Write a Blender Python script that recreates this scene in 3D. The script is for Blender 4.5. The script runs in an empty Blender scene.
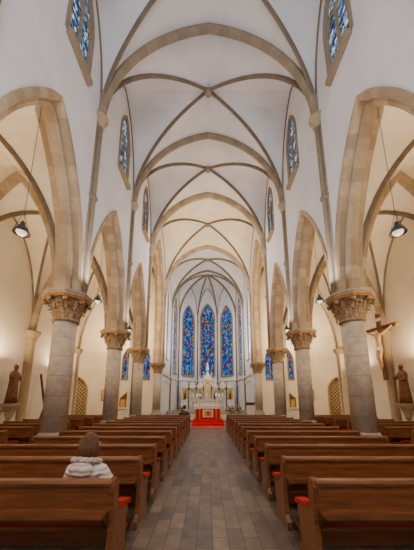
import bpy, math, random
from mathutils import Vector, Matrix
random.seed(7)
D=bpy.data
# ---------------------------------------------------------------- materials
def nm(name):
    m=D.materials.new(name); m.use_nodes=True
    nt=m.node_tree; b=nt.nodes['Principled BSDF']; return m,nt,b
def mat(name,c1,c2=None,rough=.7,scale=3.,bump=0.,metal=0.,jz=0.,spec=.3,stretch=(1,1,1)):
    m,nt,b=nm(name); N=nt.nodes; L=nt.links
    c2=c2 or tuple(x*.85 for x in c1)
    tc=N.new('ShaderNodeTexCoord'); mp=N.new('ShaderNodeMapping'); mp.inputs['Scale'].default_value=stretch
    no=N.new('ShaderNodeTexNoise'); no.inputs['Scale'].default_value=scale; no.inputs['Detail'].default_value=4
    L.new(tc.outputs['Object'],mp.inputs[0]); L.new(mp.outputs[0],no.inputs['Vector'])
    cr=N.new('ShaderNodeValToRGB'); cr.color_ramp.elements[0].position=.35; cr.color_ramp.elements[1].position=.65
    cr.color_ramp.elements[0].color=(*c1,1); cr.color_ramp.elements[1].color=(*c2,1)
    L.new(no.outputs[0],cr.inputs[0]); out=cr.outputs[0]
    if jz:
        sx=N.new('ShaderNodeSeparateXYZ'); L.new(tc.outputs['Object'],sx.inputs[0])
        d=N.new('ShaderNodeMath'); d.operation='DIVIDE'; d.inputs[1].default_value=jz; L.new(sx.outputs[2],d.inputs[0])
        f=N.new('ShaderNodeMath'); f.operation='FRACT'; L.new(d.outputs[0],f.inputs[0])
        g=N.new('ShaderNodeMath'); g.operation='LESS_THAN'; g.inputs[1].default_value=.035; L.new(f.outputs[0],g.inputs[0])
        mx=N.new('ShaderNodeMixRGB'); mx.inputs[2].default_value=(*[x*.6 for x in c1],1)
        L.new(g.outputs[0],mx.inputs[0]); L.new(out,mx.inputs[1]); out=mx.outputs[0]
    L.new(out,b.inputs['Base Color'])
    b.inputs['Roughness'].default_value=rough; b.inputs['Metallic'].default_value=metal
    b.inputs['Specular IOR Level'].default_value=spec
    if bump:
        bp=N.new('ShaderNodeBump'); bp.inputs['Strength'].default_value=bump; bp.inputs['Distance'].default_value=.02
        L.new(no.outputs[0],bp.inputs['Height']); L.new(bp.outputs[0],b.inputs['Normal'])
    return m
def emis(name,col,s):
    m,nt,b=nm(name); b.inputs['Base Color'].default_value=(*col,1)
    b.inputs['Emission Color'].default_value=(*col,1); b.inputs['Emission Strength'].default_value=s; return m
def stained(name,cols,scale,s,lead=.06,stretch=(1,1,.7)):
    m,nt,b=nm(name); N=nt.nodes; L=nt.links
    tc=N.new('ShaderNodeTexCoord'); mp=N.new('ShaderNodeMapping'); mp.inputs['Scale'].default_value=stretch
    L.new(tc.outputs['Object'],mp.inputs[0])
    v=N.new('ShaderNodeTexVoronoi'); v.inputs['Scale'].default_value=scale; L.new(mp.outputs[0],v.inputs['Vector'])
    e=N.new('ShaderNodeTexVoronoi'); e.feature='DISTANCE_TO_EDGE'; e.inputs['Scale'].default_value=scale; L.new(mp.outputs[0],e.inputs['Vector'])
    sp=N.new('ShaderNodeSeparateColor'); L.new(v.outputs['Color'],sp.inputs[0])
    cr=N.new('ShaderNodeValToRGB'); cr.color_ramp.interpolation='CONSTANT'
    els=cr.color_ramp.elements; n=len(cols)
    els[0].color=(*cols[0],1); els[1].position=1/n; els[1].color=(*cols[1],1)
    for i in range(2,n):
        q=els.new(i/n); q.color=(*cols[i],1)
    L.new(sp.outputs[0],cr.inputs[0])
    g=N.new('ShaderNodeMath'); g.operation='GREATER_THAN'; g.inputs[1].default_value=lead; L.new(e.outputs['Distance'],g.inputs[0])
    mx=N.new('ShaderNodeMixRGB'); mx.inputs[1].default_value=(.01,.01,.012,1); L.new(g.outputs[0],mx.inputs[0]); L.new(cr.outputs[0],mx.inputs[2])
    L.new(mx.outputs[0],b.inputs['Emission Color']); b.inputs['Base Color'].default_value=(.01,.012,.02,1)
    b.inputs['Emission Strength'].default_value=s; b.inputs['Roughness'].default_value=.7; b.inputs['Specular IOR Level'].default_value=.05  # opaque panes: emission painted in to stand for daylight coming through
    return m
PL=mat('plaster_white',(.70,.70,.745),(.63,.63,.675),.85,.8,.05)
PLV=mat('plaster_vault',(.70,.685,.695),(.60,.59,.605),.85,.6,.05)
PLA=mat('plaster_aisle',(.82,.75,.62),(.74,.66,.52),.85,.8,.05)
ST=[mat('sandstone_a',(.40,.30,.19),(.34,.255,.16),.8,6,.2),mat('sandstone_b',(.335,.25,.16),(.295,.22,.14),.8,6,.2),mat('sandstone_c',(.45,.345,.23),(.38,.29,.19),.8,6,.2)]
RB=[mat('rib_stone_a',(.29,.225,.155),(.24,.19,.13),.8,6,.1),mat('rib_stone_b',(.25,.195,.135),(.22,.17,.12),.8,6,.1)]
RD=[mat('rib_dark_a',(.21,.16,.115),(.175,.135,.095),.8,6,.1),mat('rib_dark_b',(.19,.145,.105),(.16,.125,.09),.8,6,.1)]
SH=mat('column_stone',(.46,.40,.325),(.36,.31,.25),.75,5,.15,jz=.62)
BASE=mat('base_stone',(.34,.295,.24),(.26,.22,.18),.75,5,.15)
CAP=mat('capital_stone',(.40,.29,.175),(.19,.12,.065),.7,14,.4)
ABR=mat('abacus_red',(.36,.10,.04),(.42,.20,.06),.6,9,.1)
GOLD=mat('gold',(.75,.50,.16),(.60,.37,.10),.35,8,.1,metal=.7)
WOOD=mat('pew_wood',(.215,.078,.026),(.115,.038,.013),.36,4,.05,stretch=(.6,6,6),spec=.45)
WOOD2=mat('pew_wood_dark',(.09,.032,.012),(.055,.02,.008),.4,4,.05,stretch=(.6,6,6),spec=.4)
CUSH=mat('red_cushion',(.42,.02,.015),(.30,.012,.01),.9,20,.1)
RED=mat('red_carpet',(.55,.02,.02),(.45,.012,.015),.95,30,.1)
DARKW=mat('dark_wood',(.07,.035,.02),(.045,.022,.013),.5,6,.1)
STAT=mat('statue_wood',(.20,.085,.035),(.11,.045,.02),.55,7,.2)
IVORY=mat('altar_ivory',(.78,.73,.62),(.64,.57,.45),.6,8,.15)
WHITE=mat('linen_white',(.85,.84,.80),(.78,.77,.74),.8,8)
METAL=mat('lamp_metal',(.10,.10,.105),(.06,.06,.065),.4,9,metal=.7)
BRASS=mat('brass',(.55,.40,.16),(.45,.32,.12),.3,9,metal=.9)
LEAD=mat('window_lead',(.05,.05,.055),(.03,.03,.035),.6,9)
GREEN=mat('leaf_green',(.06,.16,.03),(.10,.22,.05),.7,20)
SKIN=mat('skin',(.62,.40,.30),(.58,.36,.26),.6,8)
CORP=mat('corpus_wood',(.62,.42,.25),(.50,.32,.18),.5,8)
NICHE=mat('niche_gold',(.20,.12,.05),(.15,.09,.04),.6,8)
LATT=mat('lattice_gilt',(.66,.52,.28),(.55,.42,.2),.5,8)
GLC=stained('glass_clerestory',[(.10,.17,.32),(.45,.56,.72),(.03,.06,.14),(.14,.24,.42),(.62,.70,.80),(.06,.09,.15),(.22,.34,.52)],8.,1.15,.05)
GLB=stained('glass_blue',[(.005,.03,.24),(.01,.10,.50),(.02,.22,.62),(.22,.015,.02),(.003,.015,.12),(.01,.16,.20),(.36,.24,.05),(.01,.06,.36),(.12,.26,.50),(.005,.02,.18)],5.,1.1,.04)
GLA=stained('glass_aisle',[(.01,.07,.25),(.06,.22,.40),(.30,.06,.03),(.38,.30,.10),(.03,.12,.08),(.35,.42,.46)],6.,.9,.05)
GLASSL=emis('lamp_glass',(1,.86,.65),1.2)
FLAME=emis('candle_flame',(1,.6,.2),12.)
def floormat():
    m,nt,b=nm('floor_slabs'); N=nt.nodes; L=nt.links
    tc=N.new('ShaderNodeTexCoord'); mp=N.new('ShaderNodeMapping'); mp.inputs['Rotation'].default_value=(0,0,math.pi/2); L.new(tc.outputs['Object'],mp.inputs[0])
    br=N.new('ShaderNodeTexBrick'); br.inputs['Scale'].default_value=1; br.inputs['Brick Width'].default_value=.48; br.inputs['Row Height'].default_value=.20
    br.inputs['Mortar Size'].default_value=.006; br.inputs['Color1'].default_value=(.19,.14,.10,1); br.inputs['Color2'].default_value=(.085,.066,.05,1); br.inputs['Mortar'].default_value=(.045,.036,.028,1)
    L.new(mp.outputs[0],br.inputs['Vector'])
    no=N.new('ShaderNodeTexNoise'); no.inputs['Scale'].default_value=5; no.inputs['Detail'].default_value=6; L.new(tc.outputs['Object'],no.inputs['Vector'])
    mx=N.new('ShaderNodeMixRGB'); mx.blend_type='OVERLAY'; mx.inputs[0].default_value=.6; L.new(br.outputs[0],mx.inputs[1]); L.new(no.outputs[0],mx.inputs[2])
    L.new(mx.outputs[0],b.inputs['Base Color']); b.inputs['Roughness'].default_value=.38
    return m
FLOOR=floormat()
def coatmat(name,c,quilt=True):
    m,nt,b=nm(name); N=nt.nodes; L=nt.links
    tc=N.new('ShaderNodeTexCoord'); w=N.new('ShaderNodeTexWave'); w.bands_direction='Z'; w.inputs['Scale'].default_value=5.; w.inputs['Distortion'].default_value=2.5; w.inputs['Detail Scale'].default_value=2.
    L.new(tc.outputs['Object'],w.inputs['Vector'])
    cr=N.new('ShaderNodeValToRGB'); cr.color_ramp.elements[0].color=(*[x*.7 for x in c],1); cr.color_ramp.elements[1].color=(*c,1); cr.color_ramp.elements[1].position=.3
    L.new(w.outputs['Fac'],cr.inputs[0]); L.new(cr.outputs[0],b.inputs['Base Color'])
    if quilt:
        bp=N.new('ShaderNodeBump'); bp.inputs['Strength'].default_value=.45; bp.inputs['Distance'].default_value=.02; L.new(w.outputs['Fac'],bp.inputs['Height']); L.new(bp.outputs[0],b.inputs['Normal'])
    b.inputs['Roughness'].default_value=.6; return m
# ---------------------------------------------------------------- mesh builder
class MB:
    def __init__(s): s.v=[]; s.f=[]; s.m=[]; s.mats=[]; s.sm=[]
    def mi(s,m):
        if m not in s.mats: s.mats.append(m)
        return s.mats.index(m)
    def face(s,pts,m,sm=False):
        n=len(s.v); s.v+= [tuple(p) for p in pts]; s.f.append(tuple(range(n,n+len(pts)))); s.m.append(s.mi(m)); s.sm.append(sm)
    def add(s,vs,fs,m,sm=False,M=None):
        n=len(s.v)
        for p in vs:
            s.v.append(tuple(M@Vector(p)) if M else tuple(p))
        k=s.mi(m)
        for f in fs: s.f.append(tuple(i+n for i in f)); s.m.append(k); s.sm.append(sm)
    def box(s,a,b,m,M=None):
        x0,y0,z0=a; x1,y1,z1=b
        s.add([(x0,y0,z0),(x1,y0,z0),(x1,y1,z0),(x0,y1,z0),(x0,y0,z1),(x1,y0,z1),(x1,y1,z1),(x0,y1,z1)],
              [(0,3,2,1),(4,5,6,7),(0,1,5,4),(1,2,6,5),(2,3,7,6),(3,0,4,7)],m,False,M)
    def lathe(s,prof,m,c=(0,0,0),seg=16,sm=True,M=None,rot=0,sy=1):
        vs=[];fs=[]
        for r,z in prof:
            for i in range(seg):
                a=2*math.pi*i/seg+rot; vs.append((c[0]+r*math.cos(a),c[1]+r*sy*math.sin(a),c[2]+z))
        for k in range(len(prof)-1):
            for i in range(seg):
                j=(i+1)%seg; fs.append((k*seg+i,k*seg+j,(k+1)*seg+j,(k+1)*seg+i))
        fs.append(tuple(range(seg-1,-1,-1))); fs.append(tuple((len(prof)-1)*seg+i for i in range(seg)))
        s.add(vs,fs,m,sm,M)
    def rod(s,p0,p1,r0,m,r1=None,seg=8):
        p0=Vector(p0);p1=Vector(p1); d=p1-p0; q=d.to_track_quat('Z','Y').to_matrix().to_4x4(); q.translation=p0
        s.lathe([(r0,0),(r0 if r1 is None else r1,d.length)],m,seg=seg,M=q)
    def sweep(s,path,prof,S,C,mats,sm=False,per=1):
        S=Vector(S); C=Vector(C); P=[Vector(p) for p in path]; rings=[]
        for i,p in enumerate(P):
            T=(P[min(i+1,len(P)-1)]-P[max(i-1,0)]).normalized(); N=S.cross(T).normalized()
            if N.dot(C-p)<0: N=-N
            rings.append([p+S*a+N*b for a,b in prof])
        k=len(prof)
        for i in range(len(P)-1):
            mm=mats[(i//per)%len(mats)] if len(mats)<3 else random.choice(mats)
            for j in range(k):
                l=(j+1)%k; s.face([rings[i][j],rings[i][l],rings[i+1][l],rings[i+1][j]],mm,sm)
    def poly(s,pts,ext,m):
        e=Vector(ext); n=len(pts); P=[Vector(p) for p in pts]
        s.add(P+[p+e for p in P],[tuple(range(n))[::-1],tuple(range(n,2*n))]+[(i,(i+1)%n,(i+1)%n+n,i+n) for i in range(n)],m)
    def sph(s,c,r,m,seg=12,rings=8,M=None):
        if not hasattr(r,'__len__'): r=(r,r,r)
        vs=[];fs=[]
        for k in range(rings+1):
            t=math.pi*k/rings
            for i in range(seg):
                a=2*math.pi*i/seg; vs.append((c[0]+r[0]*math.sin(t)*math.cos(a),c[1]+r[1]*math.sin(t)*math.sin(a),c[2]-r[2]*math.cos(t)))
        for k in range(rings):
            for i in range(seg):
                j=(i+1)%seg; fs.append((k*seg+i,k*seg+j,(k+1)*seg+j,(k+1)*seg+i))
        s.add(vs,fs,m,True,M)
    def mesh(s,name):
        me=D.meshes.new(name); me.from_pydata(s.v,[],s.f)
        for m in s.mats: me.materials.append(m)
        me.polygons.foreach_set('material_index',s.m); me.polygons.foreach_set('use_smooth',s.sm); me.update(); return me
    def obj(s,name,loc=(0,0,0),parent=None,rz=0):
        return inst(name,s.mesh(name),loc,parent,rz)
def inst(name,me,loc=(0,0,0),parent=None,rz=0,sc=1):
    o=D.objects.new(name,me); bpy.context.scene.collection.objects.link(o); o.location=loc; o.rotation_euler=(0,0,rz); o.scale=(sc,)*3
    if parent: o.parent=parent
    return o
def empty(name,loc,rz=0,sc=1):
    o=D.objects.new(name,None); bpy.context.scene.collection.objects.link(o); o.location=loc; o.rotation_euler=(0,0,rz); o.scale=(sc,)*3; return o
# ---------------------------------------------------------------- arches
def g(u,k): 
    return math.sqrt(max(0,k*k-(u+k-1)**2))/math.sqrt(k*k-(k-1)**2)
KN=1.187
def karch(a,R): return max(.5001,(R*R+a*a)/(2*a*a))
def ss(n): return [math.sin(math.pi/2*i/n) for i in range(n+1)]
def archpts(a,zs,R,n=12,k=None):
    k=k or karch(a,R); u=ss(n); L=[(-a*t,zs+R*g(t,k)) for t in u[::-1]]; return L+[(-x,z) for x,z in L[::-1][1:]]
def frame(P0,U,N):
    return lambda u,n,z: Vector((P0[0]+U[0]*u+N[0]*n,P0[1]+U[1]*u+N[1]*n,z))
def ring(mb,F,uc,a,zs,R,w,n0,n1,mats,leg=0,n=12,bev=.05):
    pts=archpts(a,zs,R,n)
    if leg:
        kk=max(1,int(leg/.6)) if leg>3 else 1
        pts=[(-a,zs-leg*(1-i/kk)) for i in range(kk)]+pts+[(a,zs-leg*(i+1)/kk) for i in range(kk)]
    m=len(pts); out=[]
    for i,(x,z) in enumerate(pts):
        x0,z0=pts[max(i-1,0)];x1,z1=pts[min(i+1,m-1)]
        tx,tz=x1-x0,z1-z0; l=math.hypot(tx,tz); nx,nz=-tz/l,tx/l
        out.append((nx,nz))
    prof=[(bev,n0),(w,n0),(w,n1),(bev,n1),(0,n1-bev if n1>n0 else n1+bev),(0,n0+bev if n1>n0 else n0-bev)]
    rr=[[F(uc+x+nx*o,nn,z+nz*o) for o,nn in prof] for (x,z),(nx,nz) in zip(pts,out)]
    for i in range(m-1):
        mm=random.choice(mats)
        for j in range(6):
            l=(j+1)%6; mb.face([rr[i][j],rr[i][l],rr[i+1][l],rr[i+1][j]],mm)
    for e in (0,m-1): mb.face(rr[e],mats[0])
def wall(name,P0,P1,N,thick,zb,zt,holes,m,rev=None,obj=True,mb=None):
    P0=Vector(P0);P1=Vector(P1); L=(P1-P0).length; U=(P1-P0)/L; F=frame(P0,U,N); mb=mb or MB(); rev=rev or m
    us={0.,L}
    for h in holes:
        uc,a=h[0],h[1]
        for t in ss(12):
            us.add(round(uc-a*t,5)); us.add(round(uc+a*t,5))
    us=sorted(x for x in us if -1e-6<=x<=L+1e-6)
    def top(h,u):
        uc,a,z0,zs,R=h; t=min(1,abs(u-uc)/a); return zs+R*g(t,karch(a,R))
    for ua,ub in zip(us,us[1:]):
        if ub-ua<1e-5: continue
        mid=(ua+ub)/2; hs=sorted([h for h in holes if abs(mid-h[0])<h[1]],key=lambda h:h[2])
        la=lb=zb
        segs=[]
        for h in hs:
            if h[2]>zb+1e-4: segs.append((la,lb,h[2],h[2],True))
            la,lb=top(h,ua),top(h,ub)
        segs.append((la,lb,zt,zt,False))
        for a0,b0,a1,b1,_ in segs:
            mb.face([F(ua,0,a0),F(ub,0,b0),F(ub,0,b1),F(ua,0,a1)],m)
            mb.face([F(ua,-thick,a0),F(ub,-thick,b0),F(ub,-thick,b1),F(ua,-thick,a1)],m)
            mb.face([F(ua,0,a0),F(ub,0,b0),F(ub,-thick,b0),F(ua,-thick,a0)],rev)
            mb.face([F(ua,0,a1),F(ub,0,b1),F(ub,-thick,b1),F(ua,-thick,a1)],rev)
    for h in holes:
        uc,a,z0,zs,R=h
        if zs>z0+1e-4:
            for u in (uc-a,uc+a): mb.face([F(u,0,z0),F(u,-thick,z0),F(u,-thick,zs),F(u,0,zs)],rev)
    for u in (0,L): mb.face([F(u,0,zb),F(u,-thick,zb),F(u,-thick,zt),F(u,0,zt)],m)
    if obj: mb.obj(name)
    return F
wn=[0]
def window(F,uc,a,z0,zs,R,glass,dep=-.25,lights=2,bars=.7):
    wn[0]+=1; mb=MB(); u=archpts(a,zs,R,12)
    for (x0,t0),(x1,t1) in zip(u,u[1:]):
        mb.face([F(uc+x0,dep,z0),F(uc+x1,dep,z0),F(uc+x1,dep,t1),F(uc+x0,dep,t0)],glass)
    ring(mb,F,uc,a-.07,zs,R-.07,.08,dep-.03,dep+.14,[RB[0]],leg=zs-z0,n=10,bev=.02)
    def bx(u0,u1,za,zb,d0=dep-.02,d1=dep+.1,mm=RB[0]):
        P=[F(u0,d0,za),F(u1,d0,za),F(u1,d1,za),F(u0,d1,za)]; mb.poly(P,(0,0,zb-za),mm)
    bx(uc-a,uc+a,z0-.12,z0+.06,d1=dep+.3)
    if lights==2:
        h=(a-.07)/2; sp=zs-.15
        bx(uc-.035,uc+.035,z0,sp+R*.35)
        for s in(-1,1): ring(mb,F,uc+s*h,h-.03,sp,h*1.5,.05,dep,dep+.09,[RB[0]],n=8,bev=.015)
        rr=a*.36; cz=zs+R*.42; n=16
        for i in range(n):
            A=2*math.pi*i/n;B=2*math.pi*(i+1)/n
            P=[F(uc+rr*q*math.cos(t),dep+.08,cz+rr*q*math.sin(t)) for q,t in((1,A),(1,B),(.8,B),(.8,A))]
            mb.face(P,RB[0])
    z=z0+bars
    while z<zs: bx(uc-a+.05,uc+a-.05,z-.015,z+.015,d1=dep+.03,mm=LEAD); z+=bars
    if lights==1:
        for s in(-.33,.33): bx(uc+s*a-.012,uc+s*a+.012,z0,zs+R*.5,d1=dep+.03,mm=LEAD)
    mb.obj('window_%d'%wn[0])
def vault(name,cx,cy,W,Lh,zs,R,m,k=KN,n=12):
    mb=MB(); q=ss(n); c=[-x for x in q[::-1]]+q[1:]; N=len(c); vs=[(cx+W*a,cy+Lh*b,zs+R*max(g(abs(a),k),g(abs(b),k))) for a in c for b in c]; fs=[]
    for i in range(N-1):
        for j in range(N-1):
            A,B,C,E=i*N+j,(i+1)*N+j,(i+1)*N+j+1,i*N+j+1
            if (i<n)==(j<n): fs+=[(A,B,C),(A,C,E)]
            else: fs+=[(A,B,E),(B,C,E)]
    mb.add(vs,fs,m,False); return mb.obj(name)
RP=lambda w,h:[(-w,-.06),(w,-.06),(w,h*.45),(w*.45,h),(-w*.45,h),(-w,h*.45)]
def diagribs(mb,cx,cy,W,Lh,zs,R,w,h,mats,k=KN):
    q=ss(14); c=[-x for x in q[::-1]]+q[1:]
    for sg in(-1,1):
        path=[(cx+W*t,cy+sg*Lh*t,zs+R*g(abs(t),k)) for t in c]
        S=Vector((-sg*Lh,W,0)).normalized(); mb.sweep(path,RP(w,h),S,(cx,cy,zs),mats)
    mb.lathe([(.05,-.32),(.16,-.28),(.2,-.18),(.16,-.05)],RB[0],(cx,cy,zs+R),12)
def linerib(mb,A,B,zs,R,w,h,mats,k=KN,n=14):
    A=Vector((*A,0));B=Vector((*B,0)); q=ss(n); c=[-x for x in q[::-1]]+q[1:]
    mid=(A+B)/2; d=(B-A)/2; path=[(mid.x+d.x*t,mid.y+d.y*t,zs+R*g(abs(t),k)) for t in c]
    S=Vector((-d.y,d.x,0)).normalized(); mb.sweep(path,RP(w,h),S,(mid.x,mid.y,zs),mats)
# ---------------------------------------------------------------- dimensions
X=4.78; XI=4.35; TH=.78; XO=XI+TH; XA=9.2; CH=5.2; ZS=12.75; RN=5.0; AR=5.05; ZT=18.3
YC=[-5.45,-1.,3.45,7.9,12.35,16.8,23.5]; TX=14.
E_=.03
mb=MB(); mb.box((-15,-6.2,-.3),(15,36,0),FLOOR); mb.obj('floor')
for s,side in((-1,'left'),(1,'right')):
    holes=[]; 
    for a,b in zip(YC[:-2],YC[1:-1]):
        c=(a+b)/2-YC[0]; holes.append((c,1.94+E_,CH,CH,5.1+E_)); holes.append((c+.5,.66,12.85,15.0,1.6))
    cc=(16.8+23.5)/2-YC[0]; holes.append((cc,2.8+E_,CH,10.2,5.6+E_))
    F=wall('wall_nave_'+side,(s*XI,YC[0]),(s*XI,23.8),(-s,0),TH,CH,ZT,holes,PL)
    tr=MB()
    for a,b in zip(YC[:-2],YC[1:-1]):
        c=(a+b)/2-YC[0]
        ring(tr,F,c,1.94,CH,5.1,.19,.05,-TH-.05,ST,n=13,bev=.06)
        ring(tr,F,c,1.74,CH,4.9,.23,-.20,-.58,ST,n=13,bev=.08)
        window(F,c+.5,.66,12.85,15.0,1.6,GLC,dep=-.10)
        ring(tr,F,c+.5,.645,15.0,1.585,.11,.03,-.08,RB,leg=2.15,n=8,bev=.03)
    ring(tr,F,cc,2.8,10.2,5.6,.26,.05,-TH-.05,ST,leg=5.0,n=13,bev=.07)
    ring(tr,F,cc,2.55,10.2,5.3,.27,-.20,-.58,ST,leg=5.0,n=13,bev=.08)
    tr.obj('trim_arcade_'+side)
    sh=MB()
    for y in YC[:-1]+[23.5]:
        for dy,r,dx in((0,.10,.06),(-.14,.05,.0),(.14,.05,.0)):
            sh.lathe([(r,CH),(r,ZS-.3)],RB[0],(s*(XI-dx),y+dy,0),10)
            sh.lathe([(r*1.1,9.0),(r*1.6,9.05),(r*1.6,9.13),(r*1.1,9.18)],RB[1],(s*(XI-dx),y+dy,0),10)
        sh.lathe([(.15,ZS-.45),(.18,ZS-.4),(.17,ZS-.35),(.24,ZS-.12),(.3,ZS-.05),(.3,ZS+.03)],ST[0],(s*(XI-.04),y,0),12)
    sh.obj('trim_wall_shafts_'+side)
rb=MB(); Wv=XI+.02
for a,b in zip(YC[:-1],YC[1:]):
    vault('ceiling',0,(a+b)/2,Wv,(b-a)/2,ZS,RN,PLV if a<16 else PLA)
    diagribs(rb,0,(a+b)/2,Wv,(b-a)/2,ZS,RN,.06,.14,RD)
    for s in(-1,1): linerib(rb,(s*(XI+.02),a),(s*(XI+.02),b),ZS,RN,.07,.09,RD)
for i,y in enumerate(YC):
    big=y>16
    linerib(rb,(-Wv,y),(Wv,y),ZS,RN,.15 if not big else .20,.24 if not big else .32,RB if not big else ST)
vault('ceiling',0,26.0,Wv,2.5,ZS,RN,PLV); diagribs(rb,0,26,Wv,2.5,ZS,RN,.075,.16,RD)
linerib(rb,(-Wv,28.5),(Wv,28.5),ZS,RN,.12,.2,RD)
AP=[(-4.35,28.5),(-3.8,31.6),(-1.4,33.9),(1.4,33.9),(3.8,31.6),(4.35,28.5)]
K=(0,29.6); am=MB()
for (x0,y0),(x1,y1) in zip(AP,AP[1:]):
    n=10; q=ss(n); T=[.5-.5*t for t in q[::-1]]+[.5+.5*t for t in q[1:]]; S_=ss(10); vs=[];M=len(T)
    for s_ in S_:
        for t in T:
            ex,ey=x0+(x1-x0)*t,y0+(y1-y0)*t
            vs.append((K[0]+s_*(ex-K[0]),K[1]+s_*(ey-K[1]),ZS+RN*max(g(s_,KN),g(abs(2*t-1)*s_,KN))))
    am.add(vs,[(i*M+j,i*M+j+1,(i+1)*M+j+1,(i+1)*M+j) for i in range(len(S_)-1) for j in range(M-1)],PLV)
    linerib(rb,(x0,y0),(x1,y1),ZS,RN,.06,.08,RD)
vs=[];
for s_ in ss(10):
    for t in [-x for x in ss(10)[::-1]]+ss(10)[1:]:
        vs.append((K[0]+s_*(Wv*t),K[1]+s_*(28.5-K[1]),ZS+RN*max(g(s_,KN),g(abs(t)*s_,KN))))
am.add(vs,[(i*21+j,i*21+j+1,(i+1)*21+j+1,(i+1)*21+j) for i in range(10) for j in range(20)],PLV)
am.obj('ceiling_apse')
for x,y in AP[:]:
    path=[(K[0]+t*(x-K[0]),K[1]+t*(y-K[1]),ZS+RN*g(t,KN)) for t in ss(14)]
    S=Vector((-(y-K[1]),x-K[0],0)).normalized(); rb.sweep(path,RP(.075,.16),S,(*K,ZS),RD)
    rb.lathe([(.1,.3),(.1,ZS),(.2,ZS+.02)],RB[0],(x*.985,y-.04,0),10)
rb.obj('trim_vault_ribs')
for i,(p,q) in enumerate(zip(AP,AP[1:])):
    p=Vector(p);q=Vector(q); U=(q-p).normalized(); N=(U.y,-U.x); L=(q-p).length
    z0=4.9 ; hw=.98 if i==2 else (1.0 if i in(1,3) else .6)
    zs_=13.0 if i==2 else 12.3
    F=wall('wall_apse_%d'%(i+1),p,q,N,.5,0,ZT,[(L/2,hw,z0,zs_,2.4)],PL)
    window(F,L/2,hw,z0,zs_,2.4,GLB if i in(1,2,3) else GLC,lights=1,bars=.9,dep=-.12)
    tr=MB(); ring(tr,F,L/2,hw-.015,zs_,2.385,.16,.04,-.11,RB,leg=zs_-z0,n=8,bev=.03); tr.obj('trim_apse_window')
for s,side in((-1,'left'),(1,'right')):
    F=wall('wall_chancel_'+side,(s*XI,23.8),(s*XI,28.5),(-s,0),.5,0,ZT,[(2.3,.85,6.,12.0,2.6)],PL)
    window(F,2.3,.85,6.,12.0,2.6,GLC)
    hs=[((12.35+16.8)/2-YC[0],.55,6.2,7.4,1.2)]
    F=wall('wall_aisle_'+side,(s*XA,YC[0]),(s*XA,16.8),(-s,0),.5,0,11,hs,PLA)
    for h in hs: window(F,*h,GLA,dep=-.2)
    tr=MB()
    for h in hs: ring(tr,F,h[0],.535,7.4,1.185,.12,.03,-.12,ST,leg=1.2,n=8,bev=.03)
    tr.box((s*XA-.06,YC[0],0),(s*XA+.05,16.8,.35),BASE)
    cx=s*(XO+XA)/2; hw=(XA-XO)/2+.03
    ar=MB()
    for a,b in zip(YC[:-2],YC[1:-1]):
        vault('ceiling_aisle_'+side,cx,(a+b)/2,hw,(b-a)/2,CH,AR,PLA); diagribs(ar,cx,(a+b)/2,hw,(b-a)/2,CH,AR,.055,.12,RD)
        linerib(ar,(s*XA,a),(s*XA,b),CH,AR,.06,.07,RB)
    for y in YC[:-1]:
        F2=frame((s*XO,y),(s,0),(0,-1)); ring(ar,F2,(XA-XO)/2,1.79,CH,4.7,.24,-.14,.14,ST,n=12,bev=.07)
        ar.lathe([(.3,0),(.3,.3),(.23,.4),(.21,.45),(.21,4.7),(.26,4.75),(.24,4.8),(.36,5.05),(.40,5.12),(.40,5.22)],ST[0],(s*(XA-.08),y,0),14)
    tr.obj('trim_aisle_'+side); ar.obj('trim_vault_ribs_aisle_'+side)
    wall('wall_transept_gable_'+side,(s*XO,16.8+.25),(s*TX,17.05),(0,1),.5,0,ZT,[((XA-XO)/2,1.81,0,CH,4.72)],PLA)
    F=wall('wall_transept_east_'+side,(s*(XI+.2),23.5),(s*TX,23.5),(0,-1),.5,0,ZT,[(1.45,.5,3.7,5.5,1.2),(3.2,.5,3.7,5.5,1.2),(7.7,.85,.3,2.5,1.3)],PLA)
    for c in(1.45,3.2): window(F,c,.5,3.7,5.5,1.2,GLB)
    gr=MB()
    u=archpts(.85,2.5,1.3,10); kk=karch(.85,1.3)
    for (x0,t0),(x1,t1) in zip(u,u[1:]): gr.face([F(7.7+x0,-.3,.3),F(7.7+x1,-.3,.3),F(7.7+x1,-.3,t1),F(7.7+x0,-.3,t0)],NICHE)
    for i in range(-6,15):
        for sg in(-1,1):
            zc=.4+i*.34
            P=[]
            for t in range(0,21):
                x=-.85+1.7*t/20; z=zc+sg*(x)*1.0
                if .3<z<2.5+1.3*g(min(1,abs(x)/.85),kk): P.append(F(7.7+x,-.24,z))
            if len(P)>1: gr.rod(P[0],P[-1],.04,LATT,seg=5)
    ring(gr,F,7.7,.83,2.5,1.28,.16,.05,-.2,ST,leg=2.2,n=8,bev=.03)
    gr.obj('door_%d'%(1 if s<0 else 2))
    F=wall('wall_transept_end_'+side,(s*TX,17.05),(s*TX,23.5),(-s,0),.5,0,ZT,[(3.2,1.3,4.5,10.,3.)],PLA); window(F,3.2,1.3,4.5,10.,3.,GLA)
    vault('ceiling_transept_'+side,s*(XO+TX)/2,20.15,(TX-XO)/2+.05,3.4,ZS,RN,PLA)
    tb=MB(); diagribs(tb,s*(XO+TX)/2,20.15,(TX-XO)/2,3.35,ZS,RN,.08,.17,RD); tb.obj('trim_vault_ribs_transept_'+side)
F=wall('wall_west',(-XA,YC[0]),(XA,YC[0]),(0,1),.5,0,ZT,[(XA,2.2,7.,12.,3.5)],PL); window(F,XA,2.2,7.,12.,3.5,GLC)
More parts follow.
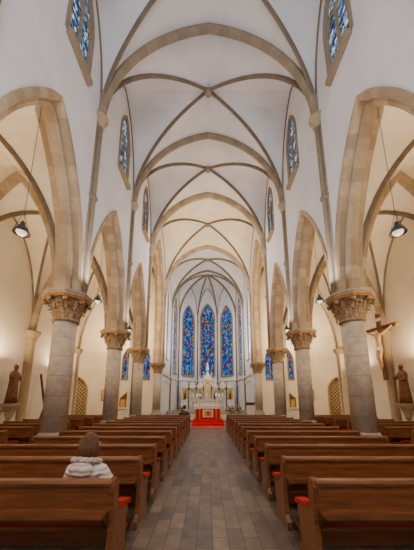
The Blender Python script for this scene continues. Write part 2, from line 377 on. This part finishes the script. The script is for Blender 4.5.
# ---------------------------------------------------------------- columns
def leaf(mb,ang,r0,z0,h,curl,w,m):
    ca,sa=math.cos(ang),math.sin(ang); pts=[]
    for t,rr,zz,ww in((0,0,0,.7),(.35,.04,.4,1.),(.7,.10,.8,.95),(.9,.18,1.0,.7),(1.,.24,.93,.45),(1.05,.22,.80,.12)):
        r=r0+rr*curl/.24; z=z0+h*zz
        L=[]
        for q,dr in((-1,-.02),(0,.025),(1,-.02)):
            a=q*w*ww/2; L.append((ca*(r+dr)-sa*a,sa*(r+dr)+ca*a,z))
        pts.append(L)
    for A,B in zip(pts,pts[1:]):
        for j in(0,1): mb.face([A[j],A[j+1],B[j+1],B[j]],m,False)
def colmesh():
    mb=MB(); o=math.pi/8
    mb.lathe([(.62,0),(.62,.35),(.54,.42)],BASE,seg=8,sm=False,rot=o)
    mb.lathe([(.51,.42),(.52,.48),(.48,.56),(.41,.6),(.39,.64),(.42,.68),(.43,.72),(.38,.78),(.35,.8)],BASE,seg=24)
    mb.lathe([(.35,.8),(.345,4.27)],SH,seg=24)
    mb.lathe([(.37,4.25),(.41,4.28),(.41,4.33),(.36,4.37)],CAP,seg=24)
    mb.lathe([(.36,4.35),(.38,4.55),(.43,4.75),(.54,4.93),(.62,4.98)],CAP,seg=24)
    for k,(n,r0,z0,h,c,w) in enumerate(((10,.36,4.35,.30,.17,.19),(10,.39,4.5,.32,.2,.20),(12,.46,4.67,.30,.24,.21))):
        for i in range(n): leaf(mb,2*math.pi*(i+.5*(k%2))/n,r0,z0,h,c,w,CAP)
    for i in range(8):
        a=2*math.pi*i/8+o; mb.sph((.66*math.cos(a),.66*math.sin(a),4.89),(.085,.085,.075),CAP,8,6)
    mb.lathe([(.64,4.96),(.70,4.99),(.70,5.04)],ABR,seg=8,sm=False,rot=o)
    mb.lathe([(.72,5.04),(.74,5.07),(.74,5.11)],ST[1],seg=8,sm=False,rot=o)
    mb.lathe([(.73,5.11),(.76,5.14),(.76,5.21)],BASE,seg=8,sm=False,rot=o)
    return mb.mesh('stone_column')
cm=colmesh()
for y in YC:
    for s in(-1,1): inst('stone_column',cm,(s*X,y,0))
# ---------------------------------------------------------------- pews
def pewmesh(L,near=True):
    mb=MB()
    prof=[(-.14,0),(-.14,.10),(-.07,.18),(-.03,.5),(-.07,.86),(-.055,.92),(0.0,.945),(.05,.92),(.07,.86),(.08,.68),(.13,.60),(.24,.555),(.40,.54),(.45,.50),(.45,.44),(.41,.38),(.39,.16),(.46,.10),(.46,0)]
    for x in(0,L-.055): mb.poly([(x,y,z) for y,z in prof],(.055,0,0),WOOD)
    mb.poly([(.05,-.035,.50),(.05,-.005,.50),(.05,-.02,.88),(.05,-.05,.88)],(L-.1,0,0),WOOD)
    mb.poly([(.03,-.075,.87),(.03,.03,.87),(.03,.035,.90),(.03,.02,.925),(.03,-.065,.925),(.03,-.08,.90)],(L-.06,0,0),WOOD)
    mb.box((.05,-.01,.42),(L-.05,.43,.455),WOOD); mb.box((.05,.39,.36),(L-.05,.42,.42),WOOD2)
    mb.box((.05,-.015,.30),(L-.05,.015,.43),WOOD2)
    mb.box((.05,-.20,.62),(L-.05,-.03,.645),WOOD); mb.box((.05,-.215,.615),(L-.05,-.20,.67),WOOD)
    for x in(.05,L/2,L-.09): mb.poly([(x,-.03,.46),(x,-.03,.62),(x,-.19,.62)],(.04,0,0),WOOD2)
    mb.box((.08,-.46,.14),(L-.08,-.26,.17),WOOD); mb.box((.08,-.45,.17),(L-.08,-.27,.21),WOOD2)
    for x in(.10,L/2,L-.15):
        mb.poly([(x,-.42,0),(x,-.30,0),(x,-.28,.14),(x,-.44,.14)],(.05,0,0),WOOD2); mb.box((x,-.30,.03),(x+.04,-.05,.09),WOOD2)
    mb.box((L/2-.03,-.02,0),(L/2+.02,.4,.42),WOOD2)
    mb.box((.056,.03,.455),(L-.056,.44,.50),CUSH)
    # red cushion roll resting at either end of the seat, lapping over the end panel
    for x in(-.035,L-.09): mb.poly([(x,.14,.60),(x,.42,.545),(x,.45,.57),(x,.42,.60),(x,.16,.645)],(.125,0,0),CUSH)
    return mb.mesh('pew')
pm=pewmesh(3.05); pm2=pewmesh(2.6)
A=1.03
for i in range(12):
    y=2.85+1.05*i
    inst('pew',pm,(A,y,0)); inst('pew',pm,(-A-3.05,y,0))
    if i>2 and i<12:
        inst('pew',pm2,(5.55,y,0)); inst('pew',pm2,(-5.55-2.6,y,0))
# ---------------------------------------------------------------- pendants
pd=MB()
pd.lathe([(.02,.34),(.05,.32),(.06,.24),(.13,.14),(.19,.02),(.195,0),(.18,0),(.12,.1)],METAL,seg=16)
pd.sph((0,0,.03),(.12,.12,.09),GLASSL)
for i in range(3):
    a=2*math.pi*i/3; pd.rod((.18*math.cos(a),.18*math.sin(a),.02),(0,0,.62),.007,METAL,seg=5)
pd.rod((0,0,.6),(0,0,4.15),.008,METAL,seg=5)
pdm=pd.mesh('pendant_lamp')
for a,b in zip(YC[1:-2],YC[2:-1]):
    for s in(-1,1): inst('pendant_lamp',pdm,(s*X,(a+b)/2-.1,5.9))
# ---------------------------------------------------------------- skin figures
def skin(name,verts,edges,mats,parent,root=0,sub=2,loc=(0,0,0)):
    me=D.meshes.new(name); me.from_pydata([v[:3] for v in verts],edges,[]); me.materials.append(mats)
    o=inst(name,me,loc,parent); md=o.modifiers.new('Skin','SKIN'); md.use_smooth_shade=True
    for i,v in enumerate(verts):
        r=v[3]; r=(r,r) if not hasattr(r,'__len__') else r
        me.skin_vertices[0].data[i].radius=r
        me.skin_vertices[0].data[i].use_root=(i==root)
    sb=o.modifiers.new('Sub','SUBSURF'); sb.levels=sub; sb.render_levels=sub
    return o
def head(parent,c,hairm,rz=0,long=True,skinm=None):
    skinm=skinm or SKIN
    mb=MB(); M=Matrix.Translation(c)@Matrix.Rotation(rz,4,'Z')
    mb.sph((0,0,0),(.078,.095,.115),skinm,16,12,M)
    mb.sph((0,.03,-.06),(.055,.06,.055),skinm,12,8,M)
    mb.sph((0,.1,-.012),(.014,.022,.026),skinm,8,6,M)
    for s in(-1,1):
        mb.sph((s*.08,0,-.01),(.012,.022,.034),skinm,8,6,M); mb.sph((s*.03,.086,.012),(.014,.01,.009),WHITE,8,6,M); mb.sph((s*.03,.094,.012),(.006,.004,.006),DARKW,6,4,M)
    mb.sph((0,.092,-.055),(.025,.01,.007),CUSH,8,4,M)
    mb.obj('head',parent=parent)
    hb=MB()
    hb.sph((0,-.02,.03),(.10,.108,.115),hairm,18,12,M)
    if long:
        hb.sph((0,-.05,-.05),(.118,.088,.13),hairm,18,12,M)
        for s in(-1,1): hb.sph((s*.086,-.005,-.05),(.036,.06,.11),hairm,10,8,M)
        for i in range(14):
            a=math.pi*(1+i/13); hb.rod(tuple(M@Vector((.095*math.cos(a),-.03+.09*math.sin(a),.06))),tuple(M@Vector((.125*math.cos(a),-.03+.10*math.sin(a),-.17-.02*(i%3)))),.022,hairm,.012,6)
    o=hb.obj('hair',parent=parent)
def hands(parent,L):
    for s,(x,y,z) in L:
        v=[(x,y,z,.026),(x-s*.02,y+.05,z,(.036,.016)),(x-s*.03,y+.09,z-.005,(.036,.015))]; skin('palm',v,[(0,1),(1,2)],SKIN,parent,sub=1)
        for i,l in enumerate((.07,.08,.075,.055)):
            ox=x-s*.03+(i-1.5)*.019; b=(ox,y+.085,z)
            skin('finger_%d'%(i+1),[(*b,.009),(ox,y+.085+l*.5,z-.008,.0085),(ox-s*.004,y+.085+l*.85,z-.03,.0075)],[(0,1),(1,2)],SKIN,parent,sub=1)
        skin('thumb',[(x-s*.045,y+.03,z,.011),(x-s*.075,y+.065,z-.004,.010),(x-s*.08,y+.09,z-.012,.008)],[(0,1),(1,2)],SKIN,parent,sub=1)
def seated(name,loc,coat,legm,hairm,rz=0,hood=True,sc=1,hrz=0,long=True):
    E=empty(name,loc,rz,sc)
    v=[(0,0,.60,(.20,.15)),(0,-.01,.74,(.20,.145)),(0,0,.90,(.205,.15)),(0,.02,1.02,(.16,.12)),(0,.035,1.09,(.075,.075)),
       (-.17,.02,.97,.095),(-.25,.06,.84,.09),(-.27,.12,.70,.08),(-.20,.26,.67,.060),(-.12,.36,.65,.048),
       (.17,.02,.97,.095),(.25,.06,.84,.09),(.27,.12,.70,.08),(.20,.26,.67,.060),(.12,.36,.65,.048)]
    skin('coat',v,[(0,1),(1,2),(2,3),(3,4),(3,5),(5,6),(6,7),(7,8),(8,9),(3,10),(10,11),(11,12),(12,13),(13,14)],coat,E)
    skin('neck',[(0,.04,1.04,.05),(0,.05,1.12,.048),(0,.055,1.18,.045)],[(0,1),(1,2)],SKIN,E,sub=1)
    v=[(0,.02,.57,(.15,.10)),(-.10,.10,.565,.10),(-.11,.28,.565,.085),(-.12,.47,.55,.068),(-.12,.49,.33,.055),(-.12,.47,.11,.042),
       (.10,.10,.565,.10),(.11,.28,.565,.085),(.12,.47,.55,.068),(.12,.49,.33,.055),(.12,.47,.11,.042)]
    skin('trousers',v,[(0,1),(1,2),(2,3),(3,4),(4,5),(0,6),(6,7),(7,8),(8,9),(9,10)],legm,E)
    for s in(-1,1): skin('shoe',[(s*.12,.45,.06,.05),(s*.12,.52,.05,.05),(s*.12,.62,.035,.035)],[(0,1),(1,2)],DARKW,E,sub=1)
    hands(E,[(-1,(-.11,.38,.65)),(1,(.11,.38,.65))])
    head(E,(0,.06,1.26),hairm,hrz,long)
    if hood:
        hb=MB(); n=34
        fm=D.materials.get('hood_fur') or mat('hood_fur',(.60,.54,.48),(.38,.32,.27),.95,40,.8)
        for i in range(n):
            a=2*math.pi*i/n; rr=.14+.012*random.random()
            hb.sph((rr*math.cos(a),rr*.85*math.sin(a)-.01,1.085-.035*math.sin(a)+.01*random.random()),(.036,.036,.034),fm,8,6)
        hb.sph((0,-.11,1.02),(.14,.075,.10),coat,14,10)
        hb.obj('fur_hood',parent=E)
    return E
HAIR=mat('hair_brown',(.15,.065,.03),(.07,.03,.015),.5,30,.4,stretch=(4,4,.6))
HAIR2=mat('hair_dark',(.03,.02,.015),(.02,.013,.01),.5,30,.3)
COAT=coatmat('puffer_coat',(.74,.64,.60)); COAT2=coatmat('dark_coat',(.03,.03,.04),False); JEANS=mat('trousers_dark',(.03,.035,.05),(.02,.025,.04),.9,20)
seated('seated_woman',(-1.48,3.10,-.04),COAT,JEANS,HAIR,rz=-.12,hrz=-.45,sc=1.0)
seated('seated_man',(-1.38,14.65,0),COAT2,JEANS,HAIR2,hood=False,long=False,sc=1.05)
# ---------------------------------------------------------------- statues, crucifix
def statue(loc,rz):
    E=empty('carved_saint_statue',loc,rz); mb=MB()
    mb.lathe([(.05,-.75),(.14,-.6),(.20,-.35),(.34,-.12),(.36,-.03),(.36,0)],ST[0],seg=8,sm=False)
    mb.box((-.2,-.44,-.3),(.2,-.1,-.02),ST[0])
    mb.lathe([(.27,.0),(.26,.3),(.22,.7),(.20,1.0),(.23,1.25),(.20,1.38),(.08,1.46),(.06,1.52)],STAT,seg=18,sy=.75)
    for i in range(9):
        a=2*math.pi*i/9; mb.rod((.25*math.cos(a),.19*math.sin(a),0),(.17*math.cos(a),.13*math.sin(a),1.0),.035,STAT,.015,seg=6)
    mb.sph((0,.02,1.62),(.085,.1,.12),STAT); mb.sph((0,.06,1.53),(.06,.06,.08),STAT); mb.sph((0,.12,1.61),(.015,.02,.025),STAT,6,4)
    mb.rod((.30,.18,0),(.28,.2,1.75),.018,STAT); mb.obj('robed_body',parent=E)
    skin('arms',[(0,0,1.3,.1),(-.2,.02,1.3,.08),(-.28,.1,1.05,.065),(-.08,.24,1.02,.045),(.2,.02,1.3,.08),(.3,.08,1.08,.065),(.28,.2,1.2,.045)],[(0,1),(1,2),(2,3),(0,4),(4,5),(5,6)],STAT,E)
statue((-8.75,11.15,1.6),-math.pi/2); statue((8.75,11.15,1.6),math.pi/2)
def crucifix(loc,rz,sc=1):
    E=empty('crucifix',loc,rz,sc); mb=MB()
    mb.box((-.10,-.06,0),(.10,.06,3.7),STAT); mb.box((-.95,-.055,2.75),(.95,.065,2.94),STAT)
    mb.box((-.2,.06,3.25),(.2,.09,3.42),IVORY)
    for x in(-.95,.95): mb.sph((x,0,2.845),(.13,.07,.13),GOLD,10,8)
    mb.sph((0,0,3.7),(.13,.07,.13),GOLD,10,8); mb.obj('cross',parent=E)
    v=[(0,.16,1.75,(.14,.11)),(0,.17,1.95,(.12,.09)),(0,.18,2.25,(.17,.11)),(0,.18,2.48,(.12,.09)),(0,.2,2.6,.05),(.02,.24,2.74,.10),
       (-.19,.16,2.47,.075),(-.48,.12,2.62,.055),(-.78,.1,2.82,.04),(.19,.16,2.47,.075),(.48,.12,2.62,.055),(.78,.1,2.82,.04),
       (-.09,.18,1.6,.095),(-.07,.28,1.2,.075),(-.03,.16,.72,.05),(-.01,.2,.58,.035),(.09,.18,1.6,.095),(.07,.28,1.2,.075),(.03,.18,.74,.05),(.02,.24,.58,.035)]
    skin('corpus',v,[(0,1),(1,2),(2,3),(3,4),(4,5),(3,6),(6,7),(7,8),(3,9),(9,10),(10,11),(0,12),(12,13),(13,14),(14,15),(0,16),(16,17),(17,18),(18,19)],CORP,E)
    skin('loincloth',[(-.12,.18,1.66,.12),(0,.18,1.7,.15),(.12,.18,1.66,.12),(.2,.18,1.45,.05)],[(0,1),(1,2),(2,3)],WHITE,E,sub=1)
crucifix((8.68,12.1,2.7),1.85,.92)
xc=MB()
for sg in(-1,1): xc.rod((sg*.46,0,.0),(-sg*.46,-.08*sg,3.1),.075,DARKW,seg=4)
xc.obj('leaning_wooden_cross',(-8.55,13.2,.0),rz=-.35)
# ---------------------------------------------------------------- sanctuary
mb=MB(); mb.box((-4.2,17.6,0),(4.2,28.,.16),BASE); mb.box((-3.9,18.0,.16),(3.9,28.,.32),BASE); mb.box((-4.2,26.,.0),(4.2,33.8,.48),BASE); mb.box((-4.2,26.4,.48),(4.2,33.8,.64),BASE); mb.obj('floor_sanctuary_steps')
mb=MB(); mb.box((-1.1,16.1,.0),(1.1,17.59,.02),RED); mb.box((-1.1,17.56,.02),(1.1,17.6,.18),RED); mb.box((-1.1,17.58,.16),(1.1,17.99,.18),RED); mb.box((-1.1,17.96,.18),(1.1,18.0,.34),RED); mb.box((-1.1,17.98,.32),(1.1,20.6,.34),RED); mb.obj('red_carpet')
mb=MB(); mb.box((-.95,18.6,.34),(.95,19.4,1.28),RED); mb.box((-1.08,18.5,1.28),(1.08,19.5,1.36),WHITE); mb.box((-1.04,18.57,1.12),(1.04,18.595,1.30),WHITE)
mb.box((-.38,18.57,.52),(.38,18.595,1.05),WHITE); mb.box((-.30,18.55,.58),(.30,18.57,.99),GOLD); mb.box((-.04,18.53,.62),(.04,18.55,.95),RED); mb.box((-.15,18.53,.80),(.15,18.55,.86),RED)
for x in(-.9,-.6,.6,.9): mb.box((x-.03,18.57,.40),(x+.03,18.59,1.1),GOLD)
mb.obj('altar_table')
cs=MB(); cs.lathe([(.10,0),(.10,.03),(.03,.07),(.025,.2),(.05,.24),(.02,.28),(.02,.42),(.06,.46)],BRASS); cs.lathe([(.022,.46),(.022,.76)],WHITE); cs.lathe([(.012,.76),(.018,.79),(.002,.84)],FLAME,seg=8)
cme=cs.mesh('candlestick')
for x in(-.85,-.6,.6,.85): inst('candlestick',cme,(x,19.1,1.36))
fl=MB(); fl.lathe([(.12,0),(.17,.2),(.2,.42)],ST[0])
for i in range(60):
    a=random.random()*6.28; r=.34*random.random(); z=.5+.5*random.random()
    fl.sph((r*math.cos(a),r*math.sin(a),z),(.06,.06,.04),random.choice([GREEN,GREEN,GREEN,WHITE,CUSH]),6,4)
    if i%4==0: fl.rod((0,0,.35),(r*math.cos(a),r*math.sin(a),z),.008,GREEN,seg=4)
fme=fl.mesh('flower_arrangement')
for x,y in((1.6,18.4),(2.2,18.7),(-1.9,18.5)): inst('flower_arrangement',fme,(x,y,.32))
mb=MB(); mb.box((-.3,-.25,0),(.3,.25,.08),BASE); mb.poly([(-.2,-.15,.08),(.2,-.15,.08),(.26,-.2,1.05),(-.26,-.2,1.05)],(0,.3,0),IVORY); mb.poly([(-.33,-.28,1.22),(-.33,.2,1.02),(-.33,.2,1.06),(-.33,-.28,1.26)],(.66,0,0),WOOD); mb.obj('ambo',(3.1,18.6,.32))
rt=MB(); y0=30.6
rt.box((-1.6,y0-1.1,.64),(1.6,y0-.1,1.7),IVORY); rt.box((-1.75,y0-1.2,1.7),(1.75,y0,1.8),WHITE)
F=frame((0,y0),(1,0),(0,-1))
for i in range(-3,4):
    cx=i*.92; h=3.35 if i else 4.3; w=.46
    rt.box((cx-w,y0,.64),(cx+w,y0+.35,1.8),IVORY)
    rt.face([F(cx-w,-.25,1.8),F(cx+w,-.25,1.8),F(cx+w,-.25,h),F(cx-w,-.25,h)],GOLD if i%3==0 else IVORY)
    ring(rt,F,cx,w-.12,h-.75,.45,.12,.05,-.25,[IVORY],leg=h-.75-1.8,n=6,bev=.03)
    rt.box((cx-w,y0-.05,h-.15),(cx+w,y0+.3,h),IVORY)
    rt.poly([(cx-w,y0-.04,h),(cx+w,y0-.04,h),(cx,y0-.04,h+(.7 if i else 1.1))],(0,.25,0),IVORY)
    rt.lathe([(.16,1.85),(.15,2.2),(.12,2.5),(.05,2.62)],STAT if i%2 else IVORY,(cx,y0+.05,0),10); rt.sph((cx,y0+.05,2.72),.08,CORP,8,6)
    for sx in(-w,w):
        rt.box((cx+sx-.05,y0-.1,.64),(cx+sx+.05,y0+.2,h+.2),IVORY); rt.lathe([(.08,h+.2),(.09,h+.25),(.0,h+.95)],IVORY,(cx+sx,y0,0),4,False)
rt.lathe([(.25,5.4),(.2,5.6),(.02,6.5)],IVORY,(0,y0+.1,0),6,False)
for x in(-1.3,-1.0,-.7,.7,1.,1.3): rt.lathe([(.07,1.8),(.02,1.9),(.02,2.2),(.05,2.25),(.02,2.3),(.02,2.8)],BRASS,(x,y0-.6,0),8)
rt.obj('high_altar_retable')
bl=MB()
for p,q in list(zip(AP,AP[1:]))+[((-4.35,24.),(-4.35,28.5)),((4.35,28.5),(4.35,24.))]:
    p=Vector(p);q=Vector(q);U=(q-p).normalized();L=(q-p).length; F=frame(p,U,(U.y,-U.x)); n=max(2,round(L/.95))
    for i in range(n):
        c=L*(i+.5)/n; ring(bl,F,c,L/n/2-.08,3.3,.6,.08,.10,.0,[IVORY],leg=2.6,n=6,bev=.02)
    bl.poly([F(0,0,4.2),F(L,0,4.2),F(L,.16,4.2),F(0,.16,4.2)],(0,0,.16),IVORY)
bl.obj('trim_blind_arcade')
for s in(-1,1):
    mb=MB(); mb.box((-.9,-.4,0),(.9,.4,1.0),IVORY); mb.box((-1.,-.5,1.0),(1.,.4,1.08),WHITE); mb.box((-.8,.2,1.08),(.8,.4,1.9),STAT)
    for x in(-.5,0,.5): mb.box((x-.2,.17,1.15),(x+.2,.2,1.8),GOLD)
    mb.poly([(-.8,.2,1.9),(.8,.2,1.9),(0,.2,2.6)],(0,.2,0),STAT); mb.obj('side_altar',(s*7.3,22.9,0))
    fb=MB()
    fb.box((-.35,-.03,1.3),(.35,.03,2.3),DARKW); fb.box((-.3,-.04,1.35),(.3,-.03,2.25),CORP)
    fb.obj('framed_picture',(s*9.6,23.43,.4))
# ---------------------------------------------------------------- lights
def area(name,loc,direction,size,e,col,sy=None):
    l=D.lights.new(name,'AREA'); l.energy=e; l.color=col; l.size=size
    if sy: l.shape='RECTANGLE'; l.size_y=sy
    o=D.objects.new(name,l); bpy.context.scene.collection.objects.link(o); o.location=loc
    o.rotation_euler=Vector(direction).to_track_quat('-Z','Y').to_euler(); return o
WARM=(1,.72,.43); NEU=(.98,.94,.95); COOL=(.84,.90,1)
for a,b in zip(YC[:-2],YC[1:-1]):
    m=(a+b)/2
    for s in(-1,1):
        area('aisle_uplight',(s*8.7,m,3.4),(-s*.35,0,1),.6,175,WARM)
        area('aisle_downlight',(s*X,m-.1,5.85),(0,0,-1),.3,60,WARM)
for y in YC[:-2]:
    for s in(-1,1): area('nave_uplight',(s*3.6,y,5.6),(-s*.1,0,1),.8,60,NEU)
for s in(-1,1):
    area('transept_uplight',(s*8.5,20.1,5.5),(-s*.2,0,1),1.,620,WARM)
    area('transept_floodlight',(s*9.5,18.,8.),(0,.8,-.6),1.,330,WARM)
    area('crossing_uplight',(s*2.2,18.6,6.),(-s*.1,.25,1),1.,360,WARM)
    area('chancel_uplight',(s*3.0,25.,6.),(-s*.2,.5,1),.8,180,NEU)
area('sanctuary_spotlight',(0,17.2,15.5),(0,.35,-1),1.,400,NEU)
area('apse_spotlight',(0,24.2,13.),(0,.5,-1),1.,420,NEU)
area('west_fill_light',(0,-5.1,11.),(0,1,-.2),4.4,850,COOL,8.)  # general fill added behind the camera, stands in for light from an unseen west end
w=D.worlds.new('World'); bpy.context.scene.world=w; w.use_nodes=True; w.node_tree.nodes['Background'].inputs[0].default_value=(.6,.7,.9,1); w.node_tree.nodes['Background'].inputs[1].default_value=.5
# ---------------------------------------------------------------- camera
cam=D.cameras.new('camera'); co=D.objects.new('camera',cam); bpy.context.scene.collection.objects.link(co)
PITCH=11.; f=247.
cam.sensor_width=36; cam.sensor_fit='AUTO'; cam.lens=f/550*36
cam.shift_y=(125-f*math.tan(math.radians(PITCH)))/550
cam.clip_end=200; cam.clip_start=.05
co.location=(-.07,0,1.75); co.rotation_euler=(math.radians(90+PITCH),0,0)
bpy.context.scene.camera=co
